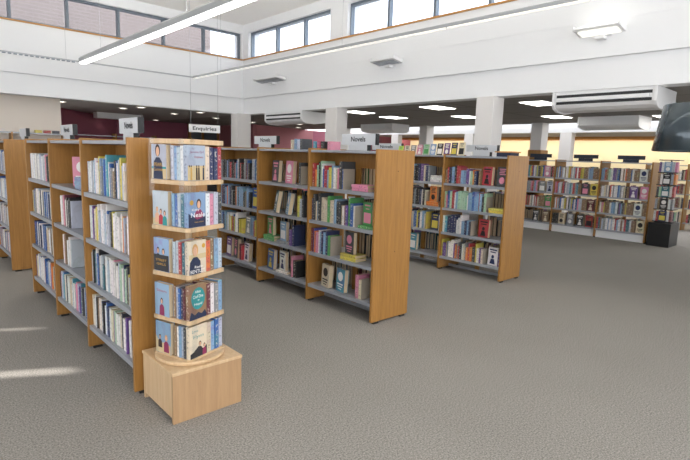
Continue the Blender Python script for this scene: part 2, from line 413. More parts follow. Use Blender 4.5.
for x, y, l in dl:
    r_ = empty('downlight', (x, y, 2.3), l, 'ceiling light', 'round downlights in the low ceiling')
    MB().lathe([(.095, -.001), (.1, -.01), (.075, -.014), (.072, -.004)], 0, 0, 20, cap=False).build('bezel', M['plastic'], r_)
    MB().lathe([(.071, -.006), (.071, -.003)], 0, 0, 20).build('lens', M['lamp_down'], r_)
r_ = empty('ceiling_vent', (7.6, 1.28, 2.3), 'round vent ring in the low ceiling at the right picture edge', 'vent')
MB().lathe([(.13, -.001), (.14, -.02), (.11, -.03), (.1, -.004)], 0, 0, 24, cap=False).build('ring', M['plastic'], r_)

# ------------------------------------------------------------------ suspended linear lights
ZL = 2.75
def linear(x, y0, y1, wd, ht, lab, tube):
    r_ = empty('linear_pendant_light', (x, y1, ZL), lab, 'light', 'long suspended light bars in the tall hall')
    L_ = y0-y1
    MB().prism([(-wd*.5, 0), (-wd*.5, ht*.7), (-wd*.3, ht), (wd*.3, ht), (wd*.5, ht*.7), (wd*.5, 0)], 'y', 0, L_).build('housing', M['frame_light'], r_)
    n = int(abs(L_)/1.5)+1
    for i in range(n):
        a = L_*(i/n); b = L_*((i+1)/n)
        lo, hi = min(a, b)+.012, max(a, b)-.012
        MB().box(-wd*.42*tube, wd*.42*tube, lo, hi, -.02, -.001).build('tube', M['lamp_tube'] if tube == 1 else M['lamp_dim'], r_)
    MB().box(-wd*.14, wd*.14, min(0, L_)+.05, max(0, L_)-.05, ht+.0003, ht+.0009).build('added_fill_strip', M['added_fill'], r_)  # glowing strip added on the housing to brighten the ceiling
    for i in range(3):
        yy = L_*(.12+.36*i)
        MB().lathe([(.002, ht+.0065), (.002, ZC-ZL-.001)], 0, yy, 6).build('suspension_wire', M['frame_light'], r_)
M['frame_light'] = plain('light_housing', 'A8ABAE', .35, .3)
linear(2.41, 1.1, 8.8, .10, .085, 'thick suspended light bar nearest the left windows', 1)
linear(4.27, .4, 8.8, .036, .032, 'thin suspended light bar running below the right windows', .45)
r_ = empty('lighting_track', (0, 8.86, ZL), 'thin perforated cross track joining the two suspended light bars', 'track')
MB().box(-5, 4.3, -.012, .012, .01, .03).build('rail', M['frame_light'], r_)
pm = MB()
for i in range(55): pm.box(-1.5+.07*i, -1.46+.07*i, -.018, .018, -.004, .0099)
pm.build('clip', M['frame'], r_)['kind'] = 'stuff'
for x in (.3, 2.2): MB().lathe([(.002, .03), (.002, ZC-ZL-.001)], x, 0, 6).build('suspension_wire', M['frame_light'], r_)

# wall uplighters
def uplight(y0, y1, z, lab, lit):
    ln_ = y1-y0
    r_ = empty('wall_light', (BX, y0, z), lab, 'wall light', 'wall mounted uplighters')
    MB().prism([(-.03, 0), (-.25, .035), (-.25, .05), (-.03, .02)], 'y', 0, ln_).build('tray', M['plastic'], r_)
    for e0 in (0, ln_-.012): MB().prism([(-.03, .02), (-.25, .05), (-.25, .08), (-.03, .06)], 'y', e0, e0+.012).build('end_plate', M['plastic'], r_)
    MB().prism([(-.06, -.009), (-.2, .013), (-.2, .02), (-.06, -.002)], 'y', .04, ln_-.04).build('diffuser', M['lamp_faint'] if lit else M['shelf'], r_)
    MB().box(-.10, -.0005, ln_*.42, ln_*.62, -.05, -.012).build('bracket', M['plastic'], r_)
    MB().box(-.06, -.0005, ln_*.3, ln_*.7, -.0119, .0).build('mount', M['plastic'], r_)
    if lit:
        MB().box(-.2, -.08, .04, ln_-.04, .06, .07).build('lamp', M['lamp_up'], r_)
uplight(2.08, 2.56, 2.84, 'lit wall uplighter on the white wall at upper right', True)
uplight(5.2, 5.7, 2.86, 'unlit wall uplighter, middle one of three on the right wall', False)
uplight(8.2, 9.05, 2.86, 'small wall uplighter nearest the hall corner', False)

# ------------------------------------------------------------------ air conditioners
def aircon(x, y0, y1, lab, flip=False, z=2.27):
    r_ = empty('ceiling_air_conditioner', (x, (y0+y1)/2, z), lab, 'air conditioner', 'under-ceiling air conditioners', rz=math.pi if flip else 0)
    h = (y1-y0)/2
    pr = [(0, 0), (0, -.15), (.03, -.185), (.1, -.215), (.3, -.225), (.6, -.185), (.64, -.15), (.64, 0)]
    MB().prism(pr, 'y', -h+.03, h-.03).build('body', M['plastic'], r_)
    pe = [(-.014, 0), (-.014, -.155), (.02, -.195), (.1, -.228), (.32, -.237), (.62, -.195), (.66, -.155), (.66, 0)]
    for s_ in (-1, 1):
        MB().prism(pe, 'y', s_*(h-.03), s_*h).build('end_cap', M['plastic'], r_)
    MB().box(-.006, -.001, -h+.05, h-.05, -.072, -.040).build('slot', M['black'], r_)
    MB().box(-.006, -.001, -h+.05, h-.05, -.149, -.118).build('slot', M['black'], r_)
    MB().box(-.024, -.0065, -h+.07, h-.07, -.114, -.076).build('louvre', M['plastic'], r_)
aircon(6.0, 1.74, 2.86, 'long white air conditioner under the ceiling at right', z=2.2699)
aircon(6.0, 7.8, 9.07, 'white air conditioner under the ceiling left of the central column', z=2.2699)
aircon(10.35, 3.05, 4.1, 'grey shaded back of an air conditioner beyond the long one', True, z=2.2999)
aircon(10.3, 8.75, 9.9, 'far air conditioner seen over the white bookcase sign', True, z=2.2999)

# ------------------------------------------------------------------ pendant lamp
pl = empty('pendant_lamp', (4.015, .88, 1.54), 'large glossy black pendant lamp shade hanging at upper right', 'lamp')
MB().lathe([(.268, 0), (.272, .006), (.232, .30), (.226, .308), (.02, .310), (.02, .304), (.222, .300), (.262, .008)], 0, 0, 64, cap=False).build('lamp_shade', M['gloss'], pl, smooth=True)
MB().lathe([(.03, .3105), (.03, .36), (.012, .40)], 0, 0, 24).build('lamp_holder', M['black'], pl)
MB().lathe([(.005, .40), (.005, ZC-1.541)], 0, 0, 8).build('cord', M['black'], pl)
MB().lathe([(.02, .2), (.05, .16), (.055, .11), (.03, .06), (.002, .05)], 0, 0, 20).build('bulb', M['plastic'], pl, smooth=True)

# ------------------------------------------------------------------ bookcases
W, D, H, T = .893, .472, 1.5, .026
SH = [1.135, .815, .50, .18]          # tops of the four shelves
def bookcase(b, a, n, label, name='bookcase', deep=D, plinth=False, dbl=True, levels=SH, height=H):
    r_ = empty(name, (b, a, 0), label, 'bookcase', 'long double sided bookcases')
    for k in range(n+1):
        y = k*W
        p = MB().box(0, deep, y-T/2, y+T/2, .018, height).build('side_panel', M['wood'], r_, bevel=.0015)
        [MB().box(u_, u_+.06, y-.012, y+.012, 0, .0175).build('foot', M['foot'], p) for u_ in (.03, deep-.09)]
        if k == 0:
            for zz, xx in ((.62, deep*.55), (1.32, deep*.55)):
                c = MB().add([(xx+.005*math.cos(i*math.pi/4), -T/2-.0008, zz+.005*math.sin(i*math.pi/4)) for i in range(8)], [tuple(range(8))])
                c.build('fixing_cap', M['foot'], p)
    for k in range(n):
        y0, y1 = k*W+T/2+.001, (k+1)*W-T/2-.001
        # canopy top and shelves, each a folded metal tray with a lip
        MB().box(.012, deep-.012, y0, y1, 1.462+height-H, 1.484+height-H).build('top_shelf', M['shelf'], r_, bevel=.002)
        for z in levels:
            sides = ((.008, .222), (deep-.222, deep-.008)) if dbl else ((.008, .26),)
            for x0, x1 in sides:
                front = x0 if x0 < .1 else x1-.004
                s = MB(); s.box(x0, x1, y0, y1, z-.012, z); s.box(front, front+.004, y0, y1, z-.03, z-.0121)
                s.build('shelf', M['shelf'], r_)
        if dbl and not plinth:
            MB().box(deep/2-.009, deep/2+.009, y0, y1, 1.33, 1.461).build('top_rail', M['wood'], r_)
            for u in (.36, .72):
                yy = y0+(y1-y0)*u
                MB().box(deep/2-.011, deep/2-.0091, yy-.01, yy+.01, 1.335, 1.455).build('rail_batten', M['wood'], r_)
        if dbl:
            yy = (y0+y1)/2
            MB().box(deep/2-.009, deep/2+.009, yy-.03, yy+.03, .05, 1.329).build('back_post', M['wood'], r_)
        MB().box(deep/2-.01, deep/2+.01, y0, y1, .02, .05).build('stretcher', M['shelf'], r_)
        if plinth:
            MB().box(.06, .075, y0, y1, .005, .165).build('kick_board', M['white'], r_)
    return r_
B1, A1 = .986, 2.85
B2, A2 = 2.982, 2.862
B3, A3 = 5.264, 2.97
B4, A4 = 10.234, 2.906
B0, A0 = .984, 6.642
bookcase(B1, A1, 3, 'front oak and grey metal bookcase whose end touches the beech box')
bookcase(B2, A2, 3, 'second oak bookcase, in the middle, with the white novels sign on top')
bookcase(B3, A3, 3, 'third oak bookcase, right of centre, with a row of cards on top')
bookcase(B4, A4, 5, 'farthest long bookcase with white kick boards by the yellow wall', plinth=True)
bookcase(B0, A0, 2, 'oak bookcase cut by the left edge, behind the front one')

# ------------------------------------------------------------------ books
PAL = dict(w='E9E7E4', c='D8CCB2', g='8D9094', s='B4BCC9', k='1E1D20', d='3C4046', b='2F5FA5', n='25305A', l='86A6C6', t='2B6C7C', q='4A97AC',
           e='4F9E55', m='A7C9A8', y='D6C452', o='DE7E34', r='B5343B', p='D98AA2', u='6C4C8E', a='6B2733', x='8A6D4F', z='B9D44B')
CN = dict(w='white', c='cream', g='grey', s='silver grey', k='black', d='dark grey', b='blue', n='navy', l='light blue', t='dark teal', q='turquoise',
          e='green', m='pale green', y='yellow', o='orange', r='red', p='pink', u='purple', a='maroon', x='brown', z='lime green')
def jit(col, k=.07):
    r0, g0, b0 = hx(PAL[col]); f = 1+random.uniform(-k*2, k*1.2)
    r0, g0, b0 = (q*.93+.018 for q in (r0, g0, b0))
    return (max(0, r0*f*(1+random.uniform(-k, k))), max(0, g0*f), max(0, b0*f*(1+random.uniform(-k, k))), 1)
# unit book: thickness x -.5...5, depth y 0 (spine) .. 1, height z 0..1
bt = .07
cvr = MB().prism([(-.5, .012), (-.3, .001), (0, -.004), (.3, .001), (.5, .012), (.5, 1), (.5-bt, 1), (.5-bt, .02), (-.5+bt, .02), (-.5+bt, 1), (-.5, 1)], 'z', 0, 1)
_c = cvr.build('book', M['cover']); COVER = _c.data; bpy.data.objects.remove(_c)
_p = MB().box(-.5+bt, .5-bt, .0205, .975, .012, .985).build('pages', M['pages']); PAGES = _p.data; bpy.data.objects.remove(_p)
# one-mesh book for copies too small to show their parts
sm = MB().prism([(-.5, .012), (-.3, .001), (0, -.004), (.3, .001), (.5, .012), (.5, 1), (.5-bt, 1), (.5-bt, .02), (-.5+bt, .02), (-.5+bt, 1), (-.5, 1)], 'z', 0, 1)
sm.box(-.5+bt, .5-bt, .0205, .975, .012, .985, mi=1)
_s = sm.build('book', [M['cover'], M['pages']]); SMALL = _s.data; bpy.data.objects.remove(_s)
# generic printed fronts (on the +x board) made of title bars, a picture field and a figure; second colour is the print's own
PRINTS = []
def print_mesh(kind):
    q = MB(); X = .5+.012
    def rect(y0, y1, z0, z1): q.add([(X, y0, z0), (X, y1, z0), (X, y1, z1), (X, y0, z1)], [(0, 1, 2, 3)])
    def disc(cy, cz, ry, rz, n=20): q.add([(X, cy+ry*math.cos(2*math.pi*i/n), cz+rz*math.sin(2*math.pi*i/n)) for i in range(n)], [tuple(range(n))])
    if kind == 0:
        for i in range(4):
            rect(.2+.05*(i % 2), .82-.06*(i % 3), .86-.09*i, .91-.09*i)
        disc(.5, .3, .26, .18)
    elif kind == 1:
        rect(.12, .88, .82, .9); rect(.22, .78, .7, .76); disc(.5, .48, .14, .1); q.add([(X, .22, .08), (X, .78, .08), (X, .66, .36), (X, .34, .36)], [(0, 1, 2, 3)])
    elif kind == 2:
        rect(.12, .88, .1, .55); rect(.2, .8, .84, .9); rect(.3, .7, .7, .74)
    else:
        disc(.5, .66, .3, .2); rect(.15, .85, .3, .36); rect(.2, .8, .2, .25); rect(.3, .7, .1, .14)
    return q
for k in range(4):
    _o = print_mesh(k).build('cover_print', M['tint']); PRINTS.append(_o.data); bpy.data.objects.remove(_o)
PCOL = dict(w='n', c='k', g='w', s='n', k='w', d='p', b='y', n='y', l='w', t='w', q='w', e='p', m='e', y='k', o='k', r='k', p='w', u='w', a='c', x='c', z='e')
ALL = []
FARBOOK = []
PENDING = []
def defer(col, t, dp, h, mat, far=False, art=None, face=False, hidden=False):
    # remembers a book; the 300 that show largest become objects of their own further down
    q = dict(col=col, t=t, dp=dp, h=h, mat=mat, far=far, art=art, hidden=hidden)
    mw = mat @ Matrix.Diagonal((t, dp, h, 1))
    pts = [(.5, 0, 0), (.5, 1, 0), (.5, 1, 1), (.5, 0, 1)] if face else [(-.5, 0, 0), (.5, 0, 0), (.5, 0, 1), (-.5, 0, 1)]
    pr = []
    for p in pts:
        d_ = mw @ Vector(p)-Vector((0, 0, EYE)); w_ = max(.05, d_.dot(fw)); pr.append((496.7*d_.dot(r2)/w_, 496.7*d_.dot(u2)/w_))
    q['area'] = abs(sum(pr[i][0]*pr[(i+1) % 4][1]-pr[(i+1) % 4][0]*pr[i][1] for i in range(4)))/2
    PENDING.append(q); return q
def make_book(col, t, dp, h, mat, far=False, pcol=None, art=None, name='book'):
    o = bpy.data.objects.new(name, SMALL if far else COVER); COL.objects.link(o)
    o.color = jit(col)
    mw = mat @ Matrix.Diagonal((t, dp, h, 1))
    loc, rot, sc = mw.decompose(); o.location = loc; o.rotation_euler = rot.to_euler(); o.scale = (t, dp, h)
    if not far:
        p = bpy.data.objects.new('pages', PAGES); COL.objects.link(p); p.parent = o
    if art is not None:
        a = bpy.data.objects.new('cover_print', PRINTS[art]); COL.objects.link(a); a.parent = o; a.color = (*hx(PAL[pcol or PCOL[col]]), 1)
    return o
RX = Matrix.Rotation
def up_mat(x, y, z, lean=0): return Matrix.Translation((x, y, z)) @ RX(lean, 4, 'X') @ RX(-math.pi/2, 4, 'Z')
def face_mat(x, y, z, yaw=0, tilt=0): return Matrix.Translation((x, y, z)) @ RX(yaw, 4, 'Z') @ RX(tilt, 4, 'Y') @ RX(math.pi, 4, 'Z')
def flat_mat(x, y, z): return Matrix(((0, 1, 0, x), (0, 0, 1, y), (1, 0, 0, z), (0, 0, 0, 1)))
ORD = ['first', 'second', 'third', 'fourth', 'fifth', 'sixth', 'seventh', 'eighth', 'ninth', 'tenth', 'eleventh', 'twelfth', 'thirteenth',
       'fourteenth', 'fifteenth', 'sixteenth', 'seventeenth', 'eighteenth', 'nineteenth', 'twentieth', 'twenty-first', 'twenty-second', 'twenty-third',
       'twenty-fourth', 'twenty-fifth', 'twenty-sixth', 'twenty-seventh', 'twenty-eighth', 'twenty-ninth', 'thirtieth'] + ['thirty-'+q for q in ('first', 'second', 'third', 'fourth', 'fifth', 'sixth', 'seventh', 'eighth', 'ninth')]
SHN = ['top', 'second', 'third', 'bottom']
BAYN = ['near bay', 'middle bay', 'far bay', 'fourth bay', 'fifth bay']
BEND = [None]
def bookend(x, y, z, label):
    if BEND[0] is None:
        q = MB().box(0, .14, -.001, .001, 0, .185).box(0, .14, .0011, .09, 0, .001)
        o = q.build('bookend', M['bookend']); BEND[0] = o.data
    else:
        o = bpy.data.objects.new('bookend', BEND[0]); COL.objects.link(o)
    o.location = (x, y, z); tag(o, label, 'bookend', 'beige bookends on the shelves')
def parse(s):
    out = []
    for t in s.split():
        if t[0] == '_': out.append(('gap', float(t[1:])))
        elif t[0] == 'E': out.append(('end', .6))
        elif t[0] == 'F': out.append(('face', t[1], t[2:] or '', 15.5))
        elif t[0] == 'S':
            c, n = t[1], int(t[2]); onb = t[4] if len(t) > 4 else None
            out.append(('stack', c, n, onb, 21))
        else:
            digits = ''.join(ch for ch in t[1:] if ch.isdigit()) or '3'
            out.append(('up', t[0], float(digits), t[-1] if t[-1] in '+-/' else ''))
    return out
def fill(b, a, bay, shelf, s, rowname, far=False, group=None, z=None, w_=None, yl=None, back=False, hmul=1.0):
    items = parse(s)
    if rowname == 'front bookcase': items = [('up', i[1], i[2]*.78, i[3]) if i[0] == 'up' else i for i in items]
    z = (SH[shelf] if z is None else z)+.0015
    width = {'gap': lambda i: i[1], 'end': lambda i: .6, 'face': lambda i: i[3], 'stack': lambda i: i[4], 'up': lambda i: i[2]+.12}
    tot = sum(width[i[0]](i) for i in items)
    inner = (W-T-.006)*100
    k = inner/tot if tot > inner or tot < inner*.0 else 1.0
    y = (a+(bay+1)*W-T/2-.003)
    ups = [i for i in items if i[0] == 'up']
    if 'Z' not in s and not any(i[0] == 'gap' and i[1] > 5 for i in items) and len(ups) > 6:
        while tot < inner-2.2:
            i = random.choice(ups)
            if rowname == 'front bookcase' and random.random() < .7: i = ('up', random.choice('wwwsckbw'), i[2], '')
            i = ('up', i[1], max(1.7, min(3.2, i[2]+random.choice((-1, 0, 1)))), i[3]); items.insert(random.randrange(len(items)+1) if tot < inner-10 else random.randrange(len(items)//2), i); tot += i[2]+.12
        k = min(1, inner/tot)
    made = []; basex = b+.028
    for i in items:
        wd = width[i[0]](i)*k/100
        if i[0] == 'gap': pass
        elif i[0] == 'end':
            bookend(basex+.004, y-wd/2, z-.0013, f'beige bookend on the {SHN[shelf]} shelf, {BAYN[bay]}, {rowname}')
        elif i[0] == 'up':
            t = (i[2])*k/100*.97
            tall = .235 if '+' not in i[3] else .262
            h = (tall if '-' not in i[3] else .19)*(1-random.random()*.15)*hmul
            dp = min(.165, h*.67)
            lean = 0
            if back: mt = Matrix.Translation((b+D-.028, y-wd/2, z)) @ RX(math.pi/2, 4, 'Z')
            else: mt = up_mat(basex+random.random()*.012, y-wd/2, z, lean)
            o = defer(i[1], t, dp, h, mt, far, hidden=back); made.append((o, i[1], 'slim' if t < .021 else ('thick' if t > .036 else ''), 'up'))
        elif i[0] == 'face':
            t = .046 if not far else .028; h = .215+random.random()*.02; dp = .145
            if 'b' in i[2]: h *= 1.12; dp *= 1.12
            if 't' in i[2]: yaw, tilt = R(-26), R(9)
            elif 'r' in i[2]: yaw, tilt = R(58), 0
            elif 'n' in i[2]: yaw, tilt = R(-38), 0
            else: yaw, tilt = R(random.uniform(-14, -4)), R(3)
            # tilt raises the front edge: lift so that the lowest corner stands on the shelf
            mt = face_mat(basex+.06, y-.006, z+abs(math.sin(tilt))*t/2+.0005, yaw, tilt)
            o = defer(i[1], t, dp, h, mt, far, art=random.randrange(4), face=True); made.append((o, i[1], '', 'face'))
        elif i[0] == 'stack':
            zz = z
            for q in range(i[2]):
                t = .027
                o = defer(i[1], t, .14, .2, flat_mat(basex+random.random()*.01, y-.205+.006*(q % 2), zz+t/2), far); zz += t+.0016
                made.append((o, i[1], ['bottom', 'second', 'third', 'fourth'][q], 'flat'))
            if i[3]:
                o = defer(i[3], .04, .13, .2, face_mat(basex+.06, y-.03, zz+.0005, R(-8), 0), far, art=random.randrange(4), face=True); made.append((o, i[3], '', 'onstack'))
        y -= wd
    # labels
    n = len(made); seen = {}
    where = f'{SHN[shelf]} shelf, {BAYN[bay]}, {rowname}'
    cand = []
    for j, (o, c, adj, kd) in enumerate(made):
        if kd == 'up':
            l_ = CN[made[j-1][1]] if j > 0 else None; r_ = CN[made[j+1][1]] if j < n-1 else None
            if l_ and r_: nb = f'between {l_} and {r_} ones'
            elif r_: nb = f'at left end by {r_} one'
            else: nb = 'last at right'
            cand.append(f'{adj} {CN[c]} book {nb}, {where}'.strip())
        elif kd == 'face': cand.append(f'face-out {CN[c]} book standing on the {where}')
        elif kd == 'flat': cand.append(f'{CN[c]} book lying flat, {adj if adj != "bottom" else "lowest"} in stack, {where}')
        else: cand.append(f'{CN[c]} book face-out on a flat stack, {where}')
    for j, (o, c, adj, kd) in enumerate(made):
        lb = cand[j]
        if cand.count(lb) > 1:
            lb = f'{adj} {CN[c]} book, {ORD[j]} from left, {where}'.strip() if kd == 'up' else f'face-out {CN[c]} book, {ORD[j]} from left, {where}'
        if len(lb.split()) > 16: lb = lb.replace(' ones,', ',')
        o['label'] = lb; o['group'] = group or f'books in the {rowname}'
FR, SE, TH = 'front bookcase', 'second bookcase', 'third bookcase'
# front bookcase
for bay, rows in enumerate([
    ["_1 l3 w3 p3 y3+ l3 s3 b2 l3+ q4+ _1 g4- w2- x4- c4- x4- n3-",
     "w3 u2 w3 y3 w4+ w3+ w3+ b3 y3 w4 w4 k2 w3 o2 s3 a4- E _4 c4-",
     "k2+ t3+ w4+ w3 w4 w5 p2 w3 k2 m4 n2 m3 d4 y3- s4- d5- t4-",
     "w2 k2 x2 w5 k2 w4 n3 w4 u3 m3 w5 w3 w4 u3 k3 w3 d3 c3 k3"],
    ["_34 Fpr _9 Sl3", "_14 w5+ c4+ p4+ a2+ w4 w2 k4 w3 d3 k3 s2",
     "_16 w3+ p3+ x5+ _3 w3 y2 w4 z3 s3", "p3 w5 w3 q3 w3 p3 u3 w2 d5 s2 g4 E c5-"],
    ["s4 u2 w3 s3 w4 p2 d4 k4 g4- E x3", "w3 y3 s3 n3 w4 g3 b3 c3 b3 o4 n4 x3",
     "n2 y3 b3 s3 w4 w3 s3 g3 w3 d4 E x3", "u3 b3 w4 w4 o2 b5 l4 s3 w3 x3 b3 c3"]]):
    for sh, s in enumerate(rows): fill(B1, A1, bay, sh, s, FR)
# second bookcase
for bay, rows in enumerate([
    ["r4 o2- m3 k2 m2+ w2 b2- r4 l2- y3- l3 w3- c2- p2- d4+ b2- E _11 Sp2",
     "n2 c2- l2- d4+ c3 c3 c3 c3 l3 k3 d3 x2- w2- a2- u3- e3+ b4 w1- _1 E _3 Se1^e",
     "a3 b2 o2 p3 w2 l3 n3 l3 n3 e3- d1- E _13 Sy2^d",
     "_13 Fc _6 Fq _14 p4 c3- _1 E"],
    ["_16 Fd _9 Fp _12 d3 E", "_20 Ftt _6 Flt _9 y4 s3- d3", "_6 Se2^e _3 Sg1^l _2 u4- n4 _2", "_9 Fb _5 Sw1^w _7 p3 k6-"],
    ["g3 d3 l2 d2 r3- k2 r2- q2- b2 w1 k4- a2- E _5 s5+ g4+", "l3 a2 l3 n3 d3 g3- o3 l3 k2- l3 k4- E _3 Fb",
     "b3 l2 y2- r2- m2- w3 w3 k2- y2- _3 Fg _2 l3 _2", "_8 Fu _2 Fd _4 a2- r2- Fw"]]):
    for sh, s in enumerate(rows): fill(B2, A2, bay, sh, s, SE)
# third bookcase
for bay, rows in enumerate([
    ["r2 n3 k1 l4 k3 r3 l4- l4- u4- w2- m3- o2- n4- _2 x3- Fr _4 Fd", "p2- b3 w2 m5 m3 m3 w1- l3 l3 b3 l3 l3 r1 d3- E _3 Sy2",
     "w3 q4 n5 n4 n4 w2- w3 w3+ l4- n3- l3- n2- k1- E _8 Fr", "y1 g2 w4 w4 g2 r2- w2 o3- r2 o4- d4- w4- u2- c3- E _4 Fw"],
    ["d3 n3 k3 g3 l3 r3 s3 k3 _1 u3 c3 E _2 Sw3", "k3 n4 g3 a3 d3 k3 w2 k3 c3 E So2^o _1", "s3 b3 r3 l3 k2 n3 y2 n3 w2 c2 E _4 Fn", "k3 r3 d4 b3 k4 d4 k3 E _6 Fq _2"]]):
    for sh, s in enumerate(rows): fill(B3, A3, bay, sh, s, TH)
# books on the far sides of the second and third bookcases, seen from behind through the gaps
for nm, b_, a_, rows in (('back of second bookcase', B2, A2, ["_1 x3 e3 k3 x4 c3 a3 x4 d3 x3 k4", "_34 _10 x4 d3 k3 c4 x3 d4", "_40 x4 k4 n4 k3 d3"]),
                         ('back of third bookcase', B3, A3, ["_46 k5+ _4 d3 x3 k3 n3", "_44 x3 d3 c4 k3 x4 d4 a3 k3 x3", "_50 k4+ k4+ k5+ d4"])):
    for sh, s in enumerate(rows): fill(b_, a_, 0, sh, s, nm, far=True, back=True)
# farthest bookcase: the face-out copies are things, the rows of small spines are one object
FA = 'farthest bookcase'
far_rows = [
    ["l3 r3 m4 w4 u3 g2 b3 k2 w4 w2 o2 x3 x4 x4 x4 Fw x4", "w3 c3 g2 w3 d2 o2 w3 b2 l2 w3 E k2 x4 Fu _2 Fp", "w3 p4 y2 w3 l4 l3 w4 u3 d3 x3 x4 x4 Fw x4 x3", "r3 g4 w4 s3 w4 l3 w4 w3 r3 t3 x3 x3 _1 Fc"],
    ["l2 w2 b3 w3 y3 o2 s3 s3 r3 w3 r4 x3 x3 l4 l3 x4 x4 x4", "p3 r3 l2 w3 r3 n2 w3 s3 g3 q3 x3 x3 Fd _1 Fy", "w2 o2 b3 w3 y3 w3 k2 w3 b3 p3 s3 x3 x3 x3 Fa x3", "_1 Fc _2 Fg _4 Fk _2 Fr k3"],
    ["w4 b3 r3 g3 w5 g3 q3 s3 y2 x3 Fp k3 r2 x3", "l3 w3 k3 g3 g3 r3 p3 x2 Fg _1 Fs", "r2 w3 b3 r3 g3 r2 w2 c3 x4 x4 x4 Fe _1", "_2 Fo _3 _15 Fk _2 Fx"]]
def fill_far(bay, shelf, s):
    items = parse(s); z = SH[shelf]+.0015
    width = {'gap': 1, 'end': 1, 'face': 3, 'up': 2}
    def wd_(i): return .6 if i[0] == 'end' else (i[2]+.12 if i[0] == 'up' else i[width[i[0]]])
    tot = sum(wd_(i) for i in items); inner = (W-T-.006)*100
    ups = [i for i in items if i[0] == 'up']
    while ups and tot < inner-3:
        i = random.choice(ups); i = ('up', i[1], random.choice((2, 2.5, 3)), ''); items.insert(random.randrange(max(1, len(items)-3)), i); tot += i[2]+.12
    k = inner/tot
    y = A4+(bay+1)*W-T/2-.003; cnt = 0
    for i in items:
        wd = wd_(i)*k/100
        if i[0] == 'end': bookend(B4+.03, y-wd/2, z-.0013, f'beige bookend on the {SHN[shelf]} shelf, {BAYN[bay]}, {FA}')
        elif i[0] == 'face':
            cnt += 1
            o = defer(i[1], .028, .14, .225, face_mat(B4+.07, y-.004, z+.001, R(-5), R(1)), True, art=random.randrange(4), face=True)
            o['label'] = f'face-out {CN[i[1]]} book standing on the {SHN[shelf]} shelf, {BAYN[bay]}, {FA}'; o['group'] = f'face-out books in the {FA}'
        elif i[0] == 'up':
            FARBOOK.append((B4+.028+random.random()*.01, y-wd/2, z, i[2]*k/100*.97, .15, .235*(1-random.random()*.15), i[1]))
        y -= wd
for bay, rows in enumerate(far_rows):
    for sh, s in enumerate(rows): fill_far(bay, sh, s)
# bookcase cut by the left picture edge: small spines, same collective object
def generic(b_, a_, bay, sh, cols='wswgbnlwxcrw'):
    y = a_+(bay+1)*W-T/2-.003; end = a_+bay*W+T/2+.045
    while y > end:
        t = random.uniform(.02, .038); FARBOOK.append((b_+.03, y-t/2, SH[sh]+.0015, t*.96, .15, random.uniform(.2, .24), random.choice(cols))); y -= t
for sh in range(4):
    generic(B0, A0, 0, sh); generic(B0, A0, 1, sh)
    generic(B4, A4, 3, sh, 'wswgbnlwxcrwp')
# ------------------------------------------------------------------ signs
def t_sign(x, y, z, w, h, txt, label, dark=False, stem=True, size=.062, name='shelf_sign'):
    r_ = empty(name, (x, y, z), label, 'sign', 'T shaped signs on the bookcase tops')
    zb = .055
    face = M['navy'] if dark else M['sign']
    MB().box(-.011, .011, -w/2, w/2, zb, zb+h).build('sign_panel', face, r_, bevel=.002)
    MB().box(-.013, .013, -w*.28, w*.28, .004, zb-.0005).build('stem', M['navy'] if dark else M['sign'], r_)
    MB().box(-.05, .05, -w*.3, w*.3, 0, .0035).build('base', M['sign_edge'], r_)
    MB().box(-.018, .018, -w/2-.014, -w/2-.0005, zb, zb+h).build('black_edge', M['sign_edge'], r_); MB().box(-.018, .018, -w*.28-.014, -w*.28-.0005, .004, zb-.0005).build('black_edge', M['sign_edge'], r_)
    if txt:
        text_obj('lettering', txt, size, M['ink'], r_, facing_minus_x((-.0125, 0, zb+h*.5)), width=w*.42)
TZ = 1.4845
t_sign(B1+.236, A1+.60, TZ, .36, .10, 'Novels', 'silver T-shaped sign on top of the front bookcase, beside its end panel')
t_sign(B1+.236, A1+2.12, TZ, .42, .09, 'Novels', 'small silver T-shaped sign on the far end of the front bookcase')
t_sign(B2+.236, A2+.46, TZ, .45, .10, 'Novels', 'white novels sign on top of the second bookcase, near its end panel')
t_sign(B2+.236, A2+1.98, TZ, .46, .09, 'Novels', 'silver novels sign on the second bookcase, against the rose wall')
t_sign(B3+.236, A3+.5, TZ, .44, .085, 'Novels', 'white novels sign on top of the third bookcase, in front of the column')
t_sign(B3+.28, A3+2.15, TZ, .6, .10, 'Novels', 'low novels sign partly hidden behind the second bookcase end panel')
t_sign(B0+.236, A0+.2, TZ, .4, .09, '', 'dark grey sign on top of the bookcase at the left edge', dark=False)
for y, l in ((5.15, 'navy blank sign on the farthest bookcase, left one beside the third bookcase'), (4.2, 'navy blank sign on the farthest bookcase, middle one of three'), (3.36, 'navy blank sign on the farthest bookcase, nearest the black pendant lamp')):
    t_sign(B4+.24, y, TZ, .46, .075, '', l, dark=True)
en = empty('hanging_sign', (4.58, 9.0, 1.79), 'white hanging Enquiries sign above the display spinner', 'sign')
MB().box(-.29, .29, -.01, .01, 0, .145).build('sign_panel', M['plastic'], en, bevel=.002)
text_obj('lettering', 'Enquiries', .095, M['black'], en, facing_minus_y((0, -.0115, .072)), width=.44)
for x in (-.25, .25): MB().lathe([(.0025, .1455), (.0025, ZC-1.791)], x, 0, 6).build('suspension_wire', M['frame_light'], en)
en.rotation_euler = (0, 0, R(-22))

